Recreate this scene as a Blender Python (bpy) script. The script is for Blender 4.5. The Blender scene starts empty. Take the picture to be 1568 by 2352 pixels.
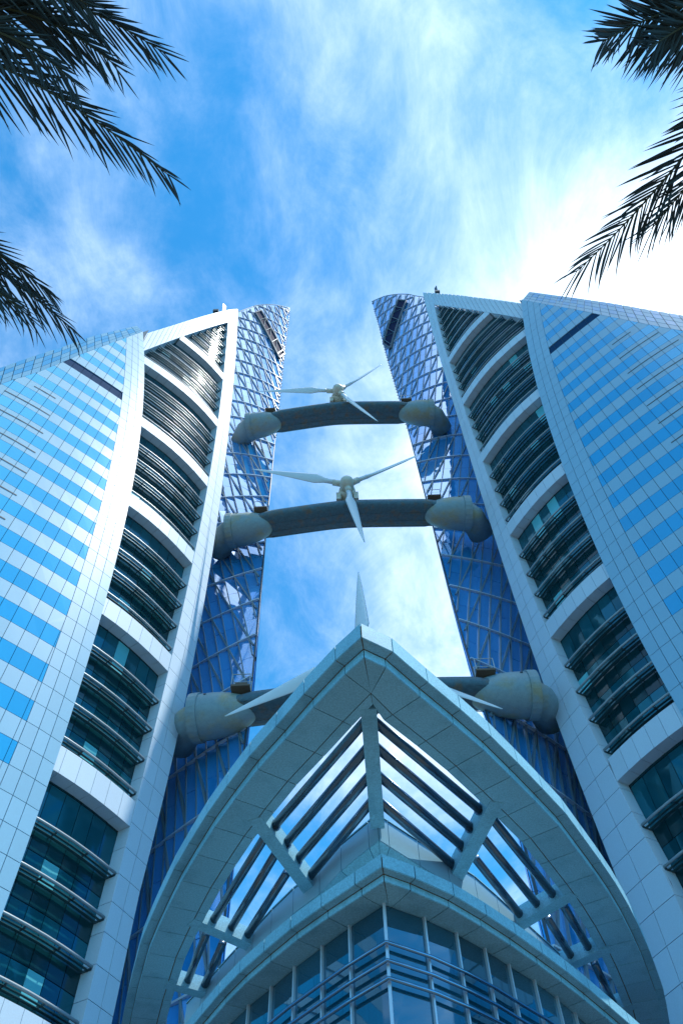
import bpy, math, random
import numpy as np
from mathutils import Vector, Matrix
random.seed(7)
SC = bpy.context.scene
COL = SC.collection
# ---------------------------------------------------------------- camera
PITCH, ROLL, CAMZ = 58.69, 2.303, 1.6
cam = bpy.data.cameras.new('camera'); camo = bpy.data.objects.new('camera', cam); COL.objects.link(camo)
cam.sensor_fit = 'VERTICAL'; cam.sensor_height = 36.0; cam.sensor_width = 24.0
cam.lens = 1800.0 / 2352.0 * 36.0
cam.clip_start = 0.1; cam.clip_end = 6000
th = math.radians(PITCH)
fwd = Vector((0, math.cos(th), math.sin(th))); up = Vector((0, -math.sin(th), math.cos(th))); rt = Vector((1, 0, 0))
ro = math.radians(ROLL)
up2 = up * math.cos(ro) + rt * math.sin(ro); rt2 = rt * math.cos(ro) - up * math.sin(ro)
R3 = Matrix((rt2, up2, -fwd)).transposed()
camo.matrix_world = Matrix.Translation((0, 0, CAMZ)) @ R3.to_4x4()
SC.camera = camo
def project(p):
    d = Vector(p) - Vector((0, 0, CAMZ)); z = d.dot(fwd)
    if z < 0.1: return None
    return (784 + 1800 * d.dot(rt2) / z, 1176 - 1800 * d.dot(up2) / z)
# ---------------------------------------------------------------- world, sun, exposure
SUN = Vector((0.38, -0.06, 1.0)).normalized()
w = bpy.data.worlds.new('World'); SC.world = w; w.use_nodes = True
nt = w.node_tree; N = nt.nodes; L = nt.links
for n in list(N): N.remove(n)
def nd(t, **k):
    n = N.new(t)
    for a, b in k.items(): setattr(n, a, b)
    return n
def mth(op, a, b=None, clamp=False):
    n = nd('ShaderNodeMath', operation=op); n.use_clamp = clamp
    for i, v in enumerate((a, b)):
        if v is None: continue
        if isinstance(v, (int, float)): n.inputs[i].default_value = v
        else: L.new(v, n.inputs[i])
    return n.outputs[0]
out = nd('ShaderNodeOutputWorld'); bg = nd('ShaderNodeBackground'); L.new(bg.outputs[0], out.inputs[0])
sky = nd('ShaderNodeTexSky', sky_type='NISHITA'); sky.sun_disc = False
sky.sun_elevation = math.asin(SUN.z); sky.sun_rotation = math.atan2(SUN.x, SUN.y); sky.altitude = 0; sky.air_density = 1.0; sky.dust_density = 0.05; sky.ozone_density = 2.5
bg.inputs[1].default_value = 0.12
tc = nd('ShaderNodeTexCoord'); sep = nd('ShaderNodeSeparateXYZ'); L.new(tc.outputs['Generated'], sep.inputs[0])
zc = mth('MAXIMUM', sep.outputs[2], 0.12)
px = mth('DIVIDE', sep.outputs[0], zc); py = mth('DIVIDE', sep.outputs[1], zc)
cmb = nd('ShaderNodeCombineXYZ'); L.new(px, cmb.inputs[0]); L.new(py, cmb.inputs[1])
def noise(scale, detail, rough, sx=1, sy=1, rot=0, dist=0.0, off=(0, 0, 0)):
    mp = nd('ShaderNodeMapping'); L.new(cmb.outputs[0], mp.inputs[0]); mp.inputs['Scale'].default_value = (sx, sy, 1); mp.inputs['Rotation'].default_value = (0, 0, rot); mp.inputs['Location'].default_value = off
    n = nd('ShaderNodeTexNoise'); L.new(mp.outputs[0], n.inputs['Vector']); n.inputs['Scale'].default_value = scale; n.inputs['Detail'].default_value = detail; n.inputs['Roughness'].default_value = rough; n.inputs['Distortion'].default_value = dist
    return n.outputs[0]
big = noise(2.6, 9, 0.6, 1.0, 0.8, 0.5, 0.35, (3.1, 1.7, 0))
fine = noise(8.0, 8, 0.7, 1.0, 0.6, -0.45, 0.5, (0.3, 5.2, 0))
mix = mth('ADD', mth('MULTIPLY', big, 0.70), mth('MULTIPLY', fine, 0.30))
def blob(cx, cy, k):
    d = mth('ADD', mth('POWER', mth('ABSOLUTE', mth('SUBTRACT', px, cx)), 2.0), mth('POWER', mth('ABSOLUTE', mth('SUBTRACT', py, cy)), 2.0))
    return mth('POWER', 2.718, mth('MULTIPLY', d, -k))
# cloud banks: thin haze round the sun, a bank low in the gap, one added unseen behind the camera to whiten the inner glass
cov = mth('ADD', mix, mth('MULTIPLY', blob(0.50, 0.38, 17.0), 0.62))
cov = mth('ADD', cov, mth('MULTIPLY', blob(0.06, 0.50, 22.0), 0.13))
cov = mth('ADD', cov, mth('MULTIPLY', blob(0.22, 0.95, 10.0), 0.15))
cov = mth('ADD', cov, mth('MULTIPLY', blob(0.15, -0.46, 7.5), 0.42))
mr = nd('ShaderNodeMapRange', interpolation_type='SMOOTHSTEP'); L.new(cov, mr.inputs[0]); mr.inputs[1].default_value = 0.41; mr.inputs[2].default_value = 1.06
tint = nd('ShaderNodeMix', data_type='RGBA', blend_type='MULTIPLY'); tint.inputs[0].default_value = 1.0
L.new(sky.outputs[0], tint.inputs[6]); tint.inputs[7].default_value = (0.155, 0.71, 0.90, 1)
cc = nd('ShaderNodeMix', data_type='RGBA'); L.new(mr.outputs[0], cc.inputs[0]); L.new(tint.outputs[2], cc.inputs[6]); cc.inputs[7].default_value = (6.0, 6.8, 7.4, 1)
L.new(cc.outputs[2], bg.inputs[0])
sun = bpy.data.lights.new('sun', 'SUN'); sun.energy = 2.3; sun.angle = math.radians(0.6); sun.color = (1.0, 0.96, 0.9)
suno = bpy.data.objects.new('sun', sun); COL.objects.link(suno); suno.rotation_euler = SUN.to_track_quat('Z', 'Y').to_euler()
SC.view_settings.view_transform = 'Standard'; SC.view_settings.look = 'None'; SC.view_settings.gamma = 1.0; SC.view_settings.exposure = 1.36; SC.view_settings.use_curve_mapping = False
# ---------------------------------------------------------------- traced dimensions (metres)
DATA = {
  'CL': {"tab":[[24,-15.509,-0.886,-8.471],[30,-15.509,-0.886,-8.471],[36,-15.509,-0.886,-8.471],[42,-15.475,-0.877,-8.471],[48,-15.439,-0.81,-8.471],[54,-15.442,-0.725,-8.544],[60,-15.483,-0.627,-8.758],[66,-15.561,-0.518,-8.965],[72,-15.674,-0.405,-9.166],[78,-15.82,-0.288,-9.359],[84,-15.998,-0.173,-9.545],[90,-16.206,-0.062,-9.723],[96,-16.443,0.043,-9.892],[102,-16.707,0.141,-10.053],[108,-16.995,0.228,-10.205],[114,-17.308,0.306,-10.348],[120,-17.642,0.371,-10.481],[126,-17.997,0.426,-10.605],[132,-18.371,0.468,-10.718],[138,-18.762,0.499,-10.821],[144,-19.169,0.519,-10.914],[150,-19.59,0.53,-10.995],[156,-20.023,0.533,-11.064],[162,-20.467,0.531,-11.122],[168,-20.921,0.525,-11.168],[174,-21.381,0.518,-11.202],[180,-21.848,0.514,-11.223],[186,-22.319,0.514,-11.231],[192,-22.319,0.514,-11.225],[198,-22.319,0.514,-11.206],[204,-22.319,0.514,-11.186],[210,-22.319,0.514,-11.186]],"top":[[0.09,201.35],[2.9,198.55],[5.25,195.49],[8.55,190.34],[10.2,186.22],[12.12,181.16]],"bmu":[[8.34,183.21],[7.21,186.49],[0.05,164.81],[1.18,160.24]]},
  'CR': {"tab":[[24,19.482,1.018,10.996],[30,19.482,1.018,10.996],[36,19.482,1.018,10.996],[42,19.33,0.989,10.996],[48,19.061,0.829,10.996],[54,18.835,0.687,11.021],[60,18.651,0.56,11.098],[66,18.507,0.446,11.172],[72,18.401,0.341,11.243],[78,18.331,0.244,11.311],[84,18.297,0.153,11.373],[90,18.295,0.067,11.43],[96,18.324,-0.017,11.48],[102,18.382,-0.099,11.521],[108,18.468,-0.177,11.554],[114,18.581,-0.254,11.577],[120,18.717,-0.329,11.589],[126,18.875,-0.4,11.589],[132,19.055,-0.466,11.576],[138,19.253,-0.526,11.55],[144,19.468,-0.578,11.508],[150,19.699,-0.62,11.45],[156,19.943,-0.649,11.376],[162,20.199,-0.661,11.283],[168,20.465,-0.654,11.172],[174,20.74,-0.624,11.041],[180,21.021,-0.567,10.889],[186,21.307,-0.511,10.715],[192,21.307,-0.511,10.518],[198,21.307,-0.511,10.297],[204,21.307,-0.511,10.136],[210,21.307,-0.511,10.136]],"top":[[0.12,204.46],[3.83,201.39],[7.26,196.76],[9.42,193.01],[10.74,189.54],[12.14,186.98]],"bmu":[[6.49,191.17],[8.19,187.85],[1.47,165.64],[0.11,171.68]]},
  'BL': {"tin":[[5.253,134.198],[3.661,118.6],[2.915,112.362],[2.302,104.315],[1.756,97.672],[0.784,83.194],[0.249,68.141],[-0.051,52.139],[-0.012,36.759],[0.053,30.973],[0.107,24.082]],"tout":[[4.201,144.49],[2.305,127.751],[0.541,112.653],[-0.327,102.613],[-1.857,80.682],[-2.655,65.296],[-2.912,55.003],[-2.778,43.597],[-2.436,36.495],[-2.28,32.838]],"top":[[4.201,144.49],[5.629,140.511],[9.77,127.045],[13.18,115.706],[16.241,105.933]],"arch":[[5.253,134.198],[11.887,112.181],[15.064,101.495]]},
  'AL': {"edge":[[9.217,105.25],[7.096,96.834],[5.575,89.988],[4.171,82.77],[2.982,74.845],[2.02,67.512],[1.283,61.233],[1.071,58.243],[0.667,53.39],[0.28,44.371],[-0.045,39.407],[-0.117,35.755],[-0.192,34.109],[-0.333,29.972],[-0.166,26.791]],"tin":[[10.249,98.986],[7.651,86.344],[6.139,78.069],[4.938,68.42],[4.107,61.489],[3.638,55.911],[3.441,53.109],[2.987,46.402],[2.897,42.368],[2.879,39.127],[2.739,35.961],[2.744,33.727]],"crease":[[9.217,105.25],[10.459,100.631],[13.547,89.385],[15.834,80.264],[17.415,75.719]],"sil":[[10.212,108.338],[13.986,97.268],[15.747,90.917],[17.734,84.556],[19.399,78.813]]},
  'BR': {"tin":[[2.188,147.955],[0.665,120.91],[-0.055,104.058],[-0.226,87.996],[-0.209,70.892],[-0.002,54.475],[0.779,37.972],[2.165,28.493]],"tout":[[0.71,160.547],[-0.911,127.397],[-1.475,115.29],[-1.708,100.754],[-2.526,76.4],[-2.582,55.747],[-2.576,41.885],[-1.995,32.539]],"top":[[0.751,160.732],[4.702,147.573],[9.608,131.896],[14.991,115.822]],"arch":[[2.152,148.064],[6.131,134.863],[9.998,122.737],[14.005,110.593]]},
  'AR': {"edge":[[8.052,115.157],[5.843,104.39],[3.788,91.817],[2.476,82.353],[1.794,74.651],[1.33,69.478],[0.793,62.942],[0.464,55.149],[0.176,47.816],[0.254,40.906],[0.38,38.773]],"tin":[[9.661,109.63],[8.484,103.71],[6.9,94.027],[5.698,85.359],[5.024,79.314],[4.528,73.894],[3.848,65.326],[3.484,58.459],[3.352,55.007],[3.248,51.614],[3.181,48.125],[3.215,45.561]],"crease":[[8.143,115.026],[9.741,109.65],[12.984,98.963],[14.929,92.228],[17.392,84.355],[18.892,79.945]],"sil":[[9.621,118.427],[13.095,107.491],[16.369,97.78],[18.649,90.737],[20.585,84.969]]},
  'GB': [[-11.8,54.5],[-12.6,52.2],[-13.4,50.2],[-14.4,48.0],[-15.4,46],[-16.4,44.2],[-17.6,42.3],[-19.2,40.2],[-20.9,38.4],[-22.7,36.7],[-25,34.8],[-28,32.5],[-33,29.2]],
  'GA': [[-17.3,43.0],[-18.3,41.4],[-19.4,39.9],[-20.6,38.4],[-22.2,36.7],[-24.0,34.95],[-26.0,33.15],[-28.1,31.35],[-30.3,29.6],[-34,27.1],[-40,23.5],[-48,19.6]],
  'K': {"out_L":[[0.52,16.497],[-0.096,17.17],[-1.169,18.547],[-2.18,19.963],[-3.205,21.356],[-4.142,22.827],[-5.018,24.268],[-5.859,25.832],[-6.624,27.31],[-7.38,28.97],[-8.097,30.625],[-8.777,32.322],[-9.364,34.173],[-9.992,36.163],[-10.389,37.557]],"out_R":[[0.52,16.497],[1.193,16.947],[2.287,18.255],[3.396,19.535],[4.465,20.825],[5.47,22.177],[6.481,23.587],[7.399,24.884],[8.243,26.335],[9.093,27.815],[9.878,29.242],[10.632,30.757],[11.308,32.28],[11.998,33.945],[12.634,35.612],[13.365,37.659],[13.893,39.567]],"in_L":[[0.531,18.896],[0.338,19.083],[-2.331,22.546],[-2.872,23.63],[-3.447,24.678],[-4.52,26.366],[-4.867,26.904],[-5.977,29.008],[-6.588,30.672],[-7.564,33.284],[-8.163,35.201],[-8.898,37.673]],"in_R":[[0.674,18.786],[1.026,19.023],[2.363,20.605],[4.406,23.368],[5.112,24.157],[5.768,25.064],[6.853,26.847],[7.679,28.087],[8.322,29.425],[9.121,30.834],[9.882,32.423],[10.458,33.571],[11.388,35.99],[12.157,38.582]],"top_L":[[0.48,16.008],[-0.45,17.086],[-1.584,18.479],[-2.635,19.954],[-3.672,21.363],[-4.637,22.826],[-5.605,24.472],[-6.502,26.009],[-7.309,27.497],[-7.846,28.413],[-8.64,30.506],[-9.204,32.154],[-9.947,33.982],[-10.656,36.358],[-11.289,38.765]],"lo_L":[[0.818,21.401],[-1.701,23.978],[-3.411,26.138],[-4.246,27.303],[-5.224,28.955]],"lo_R":[[0.815,21.401],[2.41,22.502],[4.193,24.303],[5.913,26.324],[7.543,28.4],[8.736,30.042]],"gl_L":[[0.811,22.567],[-0.233,23.629],[-1.133,24.664],[-2.078,25.784],[-2.928,26.927],[-3.78,28.016],[-4.556,29.174]],"gl_R":[[0.903,22.636],[2.007,23.355],[3.032,24.238],[3.981,25.188],[4.827,26.157],[5.748,27.17],[6.616,28.274],[7.373,29.372]],"pL":[[[0.368,19.768],[-2.904,24.749]],[[0.444,21.026],[-2.575,25.815]],[[0.487,22.449],[-2.229,26.861]],[[0.535,23.843],[-1.867,27.982]],[[-3.377,25.491],[-5.923,30.657]],[[-3.088,26.558],[-5.278,31.286]],[[-2.724,27.715],[-4.684,31.861]],[[-6.318,31.62],[-7.543,35.051]],[[-5.71,32.299],[-6.876,35.489]]],"pR":[[[0.909,19.71],[4.582,24.306]],[[0.956,20.947],[4.299,25.312]],[[1.019,22.382],[4.058,26.411]],[[1.078,23.828],[3.799,27.566]],[[5.143,24.953],[7.863,29.748]],[[4.898,26.1],[7.295,30.387]],[[4.652,27.297],[6.718,31.161]],[[8.444,30.704],[9.776,33.626]],[[7.848,31.472],[9.133,34.279]],[[10.245,35.004],[11.519,38.267]]],"w_L":[[0.59,24.947],[-0.543,26.345],[-1.573,27.978],[-2.49,28.945],[-3.23,29.957],[-4.091,31.292]],"w_R":[[1.124,24.98],[2.291,26.173],[4.565,28.542],[5.214,29.402],[6.116,30.705]]},
  'plat': [[-9.612,49.553,53.4],[12.193,48.387,53.4],[-9.914,49.211,84.3],[11.402,48.04,84.3],[-10.402,49.483,114.3],[10.751,48.211,114.3]],
  'P': {"L":[[[-3.958,-0.258,8.9],[-2.706,-0.654,9.2],[-1.961,-0.365,9.0],[-1.206,0.066,8.5]],[[-3.958,-0.258,8.9],[-2.761,-0.457,9.2],[-2.156,-0.256,9.0],[-1.559,0.136,8.4]],[[-3.958,-0.258,8.9],[-2.971,-0.316,9.1],[-2.358,-0.145,8.8],[-1.836,0.232,8.2]],[[-3.958,-0.258,8.9],[-2.957,-0.138,9.2],[-2.149,0.279,8.8],[-1.207,0.851,8.0]],[[-3.958,-0.258,8.9],[-2.944,-0.773,9.2],[-2.338,-0.627,9.0],[-1.718,-0.256,8.5]],[[-4.691,0.872,8.6],[-3.408,1.212,8.7],[-2.757,1.542,8.3],[-2.074,1.913,7.7]],[[-4.691,0.872,8.6],[-3.376,1.108,8.7],[-2.783,1.365,8.3],[-2.231,1.641,7.8]],[[-4.691,0.872,8.6],[-3.594,1.378,8.5],[-2.954,1.475,8.2],[-2.326,1.8,7.6]]],"R":[[[4.259,-0.348,8.9],[3.415,-0.222,9.2],[2.718,-0.118,8.9],[2.037,0.105,8.2]],[[4.259,-0.348,8.9],[3.811,-0.059,9.2],[3.129,1.104,8.9],[1.985,1.697,8.0]],[[4.259,-0.348,8.9],[3.579,-0.275,9.2],[2.85,0.033,8.9],[2.45,0.163,8.4]],[[4.259,-0.348,8.9],[4.044,0.133,9.2],[3.441,0.808,8.9],[2.707,1.46,8.4]]]},
}

# ---------------------------------------------------------------- materials
def mat(name, col, rough=0.5, metal=0.0, spec=0.5, speck=0.0, scale=8.0, streak=None, col2=None, c2scale=0.5, c2lo=0.5, c2hi=0.7, bump=0.0, varia=0.0):
    m = bpy.data.materials.new(name); m.use_nodes = True
    nt = m.node_tree; b = nt.nodes['Principled BSDF']
    b.inputs['Base Color'].default_value = (*col, 1); b.inputs['Roughness'].default_value = rough
    b.inputs['Metallic'].default_value = metal; b.inputs['Specular IOR Level'].default_value = spec
    last = None
    tc = nt.nodes.new('ShaderNodeTexCoord'); geo = nt.nodes.new('ShaderNodeNewGeometry')
    def mixn(fac, a, c, blend='MIX'):
        mx = nt.nodes.new('ShaderNodeMix'); mx.data_type = 'RGBA'; mx.blend_type = blend
        if isinstance(fac, float): mx.inputs[0].default_value = fac
        else: nt.links.new(fac, mx.inputs[0])
        for i, v in ((6, a), (7, c)):
            if isinstance(v, tuple): mx.inputs[i].default_value = (*v, 1)
            else: nt.links.new(v, mx.inputs[i])
        return mx.outputs[2]
    def nz(s, det=4, rough=0.6):
        n = nt.nodes.new('ShaderNodeTexNoise'); nt.links.new(geo.outputs['Position'], n.inputs['Vector']); n.inputs['Scale'].default_value = s; n.inputs['Detail'].default_value = det; n.inputs['Roughness'].default_value = rough
        return n.outputs[0]
    cur = tuple(col)
    if col2:
        mr = nt.nodes.new('ShaderNodeMapRange'); nt.links.new(nz(c2scale, 6), mr.inputs[0]); mr.inputs[1].default_value = c2lo; mr.inputs[2].default_value = c2hi
        cur = mixn(mr.outputs[0], cur, tuple(col2))
    if speck > 0:
        cr = nt.nodes.new('ShaderNodeMapRange'); nt.links.new(nz(scale, 3, 0.8), cr.inputs[0]); cr.inputs[1].default_value = 0.3; cr.inputs[2].default_value = 0.7; cr.inputs[3].default_value = 1 - speck; cr.inputs[4].default_value = 1 + speck
        vm = nt.nodes.new('ShaderNodeVectorMath'); vm.operation = 'SCALE'
        if isinstance(cur, tuple): vm.inputs[0].default_value = cur
        else: nt.links.new(cur, vm.inputs[0])
        nt.links.new(cr.outputs[0], vm.inputs['Scale']); cur = vm.outputs[0]
    if varia > 0:
        # tone differs from piece to piece (and from island to island where pieces are joined)
        cr = nt.nodes.new('ShaderNodeMapRange'); nt.links.new(geo.outputs['Random Per Island'], cr.inputs[0]); cr.inputs[3].default_value = 1 - varia; cr.inputs[4].default_value = 1 + varia
        oi = nt.nodes.new('ShaderNodeObjectInfo'); cr2 = nt.nodes.new('ShaderNodeMapRange'); nt.links.new(oi.outputs['Random'], cr2.inputs[0]); cr2.inputs[3].default_value = 1 - varia; cr2.inputs[4].default_value = 1 + varia
        mm = nt.nodes.new('ShaderNodeMath'); mm.operation = 'MULTIPLY'; nt.links.new(cr.outputs[0], mm.inputs[0]); nt.links.new(cr2.outputs[0], mm.inputs[1])
        vm = nt.nodes.new('ShaderNodeVectorMath'); vm.operation = 'SCALE'
        if isinstance(cur, tuple): vm.inputs[0].default_value = cur
        else: nt.links.new(cur, vm.inputs[0])
        nt.links.new(mm.outputs[0], vm.inputs['Scale']); cur = vm.outputs[0]
    if not isinstance(cur, tuple): nt.links.new(cur, b.inputs['Base Color'])
    if bump > 0:
        bp = nt.nodes.new('ShaderNodeBump'); bp.inputs['Strength'].default_value = bump; bp.inputs['Distance'].default_value = 0.05
        nt.links.new(nz(0.9, 3), bp.inputs['Height']); nt.links.new(bp.outputs[0], b.inputs['Normal'])
    return m
M = dict(
    stone=mat('pale_stone', (0.52, 0.64, 0.72), 0.55, speck=0.06, scale=14, varia=0.03),
    clad=mat('facade_cladding', (0.24, 0.46, 0.59), 0.35, speck=0.03, scale=10, varia=0.035),
    canopy=mat('granite_cladding', (0.23, 0.51, 0.62), 0.6, speck=0.24, scale=16, varia=0.06, col2=(0.17, 0.41, 0.51), c2scale=0.9),
    copane=mat('coping_glass', (0.08, 0.34, 0.58), 0.7, spec=0.15, varia=0.04),
    copclad=mat('coping_cladding', (0.20, 0.40, 0.54), 0.75, spec=0.15, varia=0.04),
    joint=mat('dark_joint', (0.08, 0.13, 0.17), 0.9),
    rustjoint=mat('rusty_joint', (0.30, 0.17, 0.06), 0.9, col2=(0.12, 0.10, 0.07), c2scale=1.2),
    bluepane=mat('blue_spandrel_glass', (0.02, 0.38, 0.66), 0.2, metal=0.25, varia=0.05),
    grille=mat('dark_grille', (0.008, 0.05, 0.12), 0.8, spec=0.05),
    darkpane=mat('recessed_spandrel_glass', (0.004, 0.040, 0.050), 0.08, metal=0.15, spec=0.6, varia=0.15),
    visionpane=mat('recessed_vision_glass', (0.008, 0.12, 0.16), 0.05, metal=0.5, varia=0.25, bump=0.02),
    blindpane=mat('window_with_blind', (0.10, 0.42, 0.46), 0.25, metal=0.1, varia=0.2),
    curtain=mat('curtain_wall_glass', (0.03, 0.36, 0.86), 0.04, metal=0.35, varia=0.06, bump=0.008),
    metal=mat('grey_metal', (0.17, 0.26, 0.31), 0.4, metal=0.2),
    dullmetal=mat('tube_metal', (0.30, 0.36, 0.38), 0.4, metal=0.2),
    shelf=mat('tinted_shelf_glass', (0.04, 0.12, 0.14), 0.35, metal=0.3),
    bracket=mat('dark_bracket', (0.03, 0.06, 0.08), 0.5),
    pipe=mat('pergola_tube', (0.10, 0.17, 0.23), 0.25, metal=0.8, col2=(0.16, 0.17, 0.17), c2scale=0.9, c2lo=0.5, c2hi=0.75),
    rail=mat('blue_handrail', (0.18, 0.34, 0.50), 0.12, metal=0.95),
    mull=mat('pale_mullion', (0.55, 0.66, 0.74), 0.35, metal=0.3),
    entglass=mat('entrance_glass', (0.004, 0.11, 0.18), 0.03, metal=0.45, varia=0.35, bump=0.03),
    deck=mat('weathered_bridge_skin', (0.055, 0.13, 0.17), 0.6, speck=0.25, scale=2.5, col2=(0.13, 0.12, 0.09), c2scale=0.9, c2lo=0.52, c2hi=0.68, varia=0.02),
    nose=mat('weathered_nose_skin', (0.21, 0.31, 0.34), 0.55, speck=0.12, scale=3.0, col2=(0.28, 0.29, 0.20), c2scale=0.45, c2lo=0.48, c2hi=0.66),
    turbine=mat('white_turbine_paint', (0.62, 0.70, 0.74), 0.4, speck=0.03, scale=2.0),
    hub=mat('cream_hub_paint', (0.62, 0.60, 0.50), 0.45, speck=0.08, scale=3.0),
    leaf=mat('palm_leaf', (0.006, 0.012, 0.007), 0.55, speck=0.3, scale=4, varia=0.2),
    rachis=mat('palm_stalk', (0.05, 0.06, 0.02), 0.6),
    trunk=mat('palm_trunk_bark', (0.12, 0.08, 0.05), 0.9, speck=0.4, scale=6),
    ground=mat('paving', (0.095, 0.095, 0.09), 0.8, speck=0.15, scale=1.5),
    void=mat('dark_opening', (0.003, 0.012, 0.05), 0.8, spec=0.1),
    platform=mat('rusty_platform', (0.12, 0.09, 0.06), 0.7),
)
for k_ in ('curtain', 'entglass'):
    b_ = M[k_].node_tree.nodes['Principled BSDF']; b_.inputs['Coat Weight'].default_value = 1.0; b_.inputs['Coat IOR'].default_value = 2.1 if k_ == 'curtain' else 1.8; b_.inputs['Coat Roughness'].default_value = 0.02
# ---------------------------------------------------------------- helpers
def mesh_from(name, verts, faces, m, smooth=False):
    me = bpy.data.meshes.new(name); me.from_pydata([tuple(v) for v in verts], [], faces); me.materials.append(M[m])
    if smooth:
        for p in me.polygons: p.use_smooth = True
    me.update(); return me
def root(name, loc, label, cat, group=None):
    o = bpy.data.objects.new(name, None); COL.objects.link(o); o.location = loc; o.empty_display_size = 1
    o['label'] = label; o['category'] = cat
    if group: o['group'] = group
    o['_inv'] = 0; del o['_inv']
    return o
def base_of(par):
    v = Vector(par.location)
    return v if par.parent is None else v + base_of(par.parent)
def link(name, me, par, mw=None, kind=None):
    o = bpy.data.objects.new(name, me); COL.objects.link(o)
    if par is not None:
        o.parent = par
        inv = Matrix.Translation(-base_world(par))
        o.matrix_parent_inverse = inv
        WORLD[o.name] = (mw.to_translation() if mw is not None else Vector((0, 0, 0)), mw.copy() if mw is not None else Matrix.Identity(4))
        if par.name in WORLD: o.matrix_parent_inverse = WORLD[par.name][1].inverted()
    if mw is not None: o.matrix_basis = mw
    if kind: o['kind'] = kind
    return o
WORLD = {}
def base_world(par): return Vector(par.location)
def centred(name, verts, faces, m, par, kind=None, smooth=False):
    vs = [Vector(v) for v in verts]; c = sum(vs, Vector()) / len(vs)
    me = mesh_from(name, [v - c for v in vs], faces, m, smooth)
    return link(name, me, par, Matrix.Translation(c), kind)
PF = lambda n: [tuple(range(n))] + [(i, i + n, (i + 1) % n + n, (i + 1) % n) for i in range(n)]      # front + sides
def prism(front, back):
    n = len(front); return list(front) + list(back), PF(n)
def fprism(front, back):
    n = len(front); return list(front) + list(back), PF(n) + [tuple(reversed(range(n, 2 * n)))]
def area_px(pts):
    q = [project(p) for p in pts]
    if any(a is None for a in q): return 0
    cx = sum(a[0] for a in q) / len(q); cy = sum(a[1] for a in q) / len(q)
    if not (-40 < cx < 1608 and -40 < cy < 2392): return 0
    return abs(sum(q[i][0] * q[(i + 1) % len(q)][1] - q[(i + 1) % len(q)][0] * q[i][1] for i in range(len(q)))) / 2
class Pieces:
    """many alike pieces: the 300 that show largest become parts, the rest one joined part"""
    def __init__(s, name, m, par, limit=300): s.n, s.m, s.par, s.lim, s.it = name, m, par, limit, []
    def add(s, front, back, closed=False):
        v, f = (fprism if closed else prism)(front, back); s.it.append((area_px(front), v, f))
    def raw(s, v, f, score=1.0): s.it.append((score, v, f))
    def done(s):
        s.it.sort(key=lambda a: -a[0])
        for i, (a, v, f) in enumerate(s.it[:s.lim]):
            centred(s.n, v, f, s.m, s.par)
        rest = s.it[s.lim:]
        if rest:
            V, F = [], []
            for a, v, f in rest:
                k = len(V); V += v; F += [tuple(i + k for i in q) for q in f]
            centred(s.n + '_field', V, F, s.m, s.par, 'stuff')
def tube_geo(pts, r, n=8, r2=None, cap=True):
    pts = [Vector(p) for p in pts]; V, F = [], []
    for i, p in enumerate(pts):
        t = (pts[min(i + 1, len(pts) - 1)] - pts[max(i - 1, 0)]).normalized()
        a = t.cross(Vector((0, 0, 1)));
        if a.length < 0.05: a = t.cross(Vector((1, 0, 0)))
        a.normalize(); b = a.cross(t)
        rr = r if r2 is None else r + (r2 - r) * i / (len(pts) - 1)
        for k in range(n):
            an = 2 * math.pi * (k + .5) / n; V.append(p + a * math.cos(an) * rr + b * math.sin(an) * rr)
    for i in range(len(pts) - 1):
        for k in range(n): F.append((i * n + k, i * n + (k + 1) % n, (i + 1) * n + (k + 1) % n, (i + 1) * n + k))
    if cap: F += [tuple(reversed(range(n))), tuple(range((len(pts) - 1) * n, len(pts) * n))]
    return V, F
def tube(name, pts, r, m, par, n=8, r2=None, smooth=True):
    V, F = tube_geo(pts, r, n, r2); return centred(name, V, F, m, par, smooth=smooth)
def bar_geo(pts, nrm, wd, dp):
    """rectangular bar along pts, proud of a surface with outward normals nrm"""
    V, F = [], []
    for i, p in enumerate(pts):
        t = (pts[min(i + 1, len(pts) - 1)] - pts[max(i - 1, 0)]).normalized(); n = nrm[i]; s = t.cross(n).normalized() * wd / 2
        V += [p - s, p + s, p + s + n * dp, p - s + n * dp]
    for i in range(len(pts) - 1):
        for k in range(4): F.append((i * 4 + k, i * 4 + (k + 1) % 4, (i + 1) * 4 + (k + 1) % 4, (i + 1) * 4 + k))
    e = (len(pts) - 1) * 4; F += [(3, 2, 1, 0), (e, e + 1, e + 2, e + 3)]
    return V, F
def box_geo(c, ax, ay, az):
    c, ax, ay, az = Vector(c), Vector(ax), Vector(ay), Vector(az)
    V = [c + ax * i + ay * j + az * k for k in (-1, 1) for j in (-1, 1) for i in (-1, 1)]
    return V, [(0, 2, 3, 1), (4, 5, 7, 6), (0, 1, 5, 4), (2, 6, 7, 3), (0, 4, 6, 2), (1, 3, 7, 5)]
def clip(poly, f):
    r = []; n = len(poly)
    for i in range(n):
        a, b = poly[i], poly[(i + 1) % n]; fa, fb = f(*a), f(*b)
        if fa >= 0: r.append(a)
        if (fa >= 0) != (fb >= 0):
            k = fa / (fa - fb); r.append((a[0] + (b[0] - a[0]) * k, a[1] + (b[1] - a[1]) * k))
    return r
def parea(p): return abs(sum(p[i][0] * p[(i + 1) % len(p)][1] - p[(i + 1) % len(p)][0] * p[i][1] for i in range(len(p)))) / 2 if len(p) > 2 else 0
def inset(p, g):
    cx = sum(a[0] for a in p) / len(p); cy = sum(a[1] for a in p) / len(p); r = []
    for a in p:
        dx, dy = a[0] - cx, a[1] - cy
        r.append((a[0] - math.copysign(min(g, abs(dx) * .3), dx), a[1] - math.copysign(min(g, abs(dy) * .3), dy)))
    return r
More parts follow.
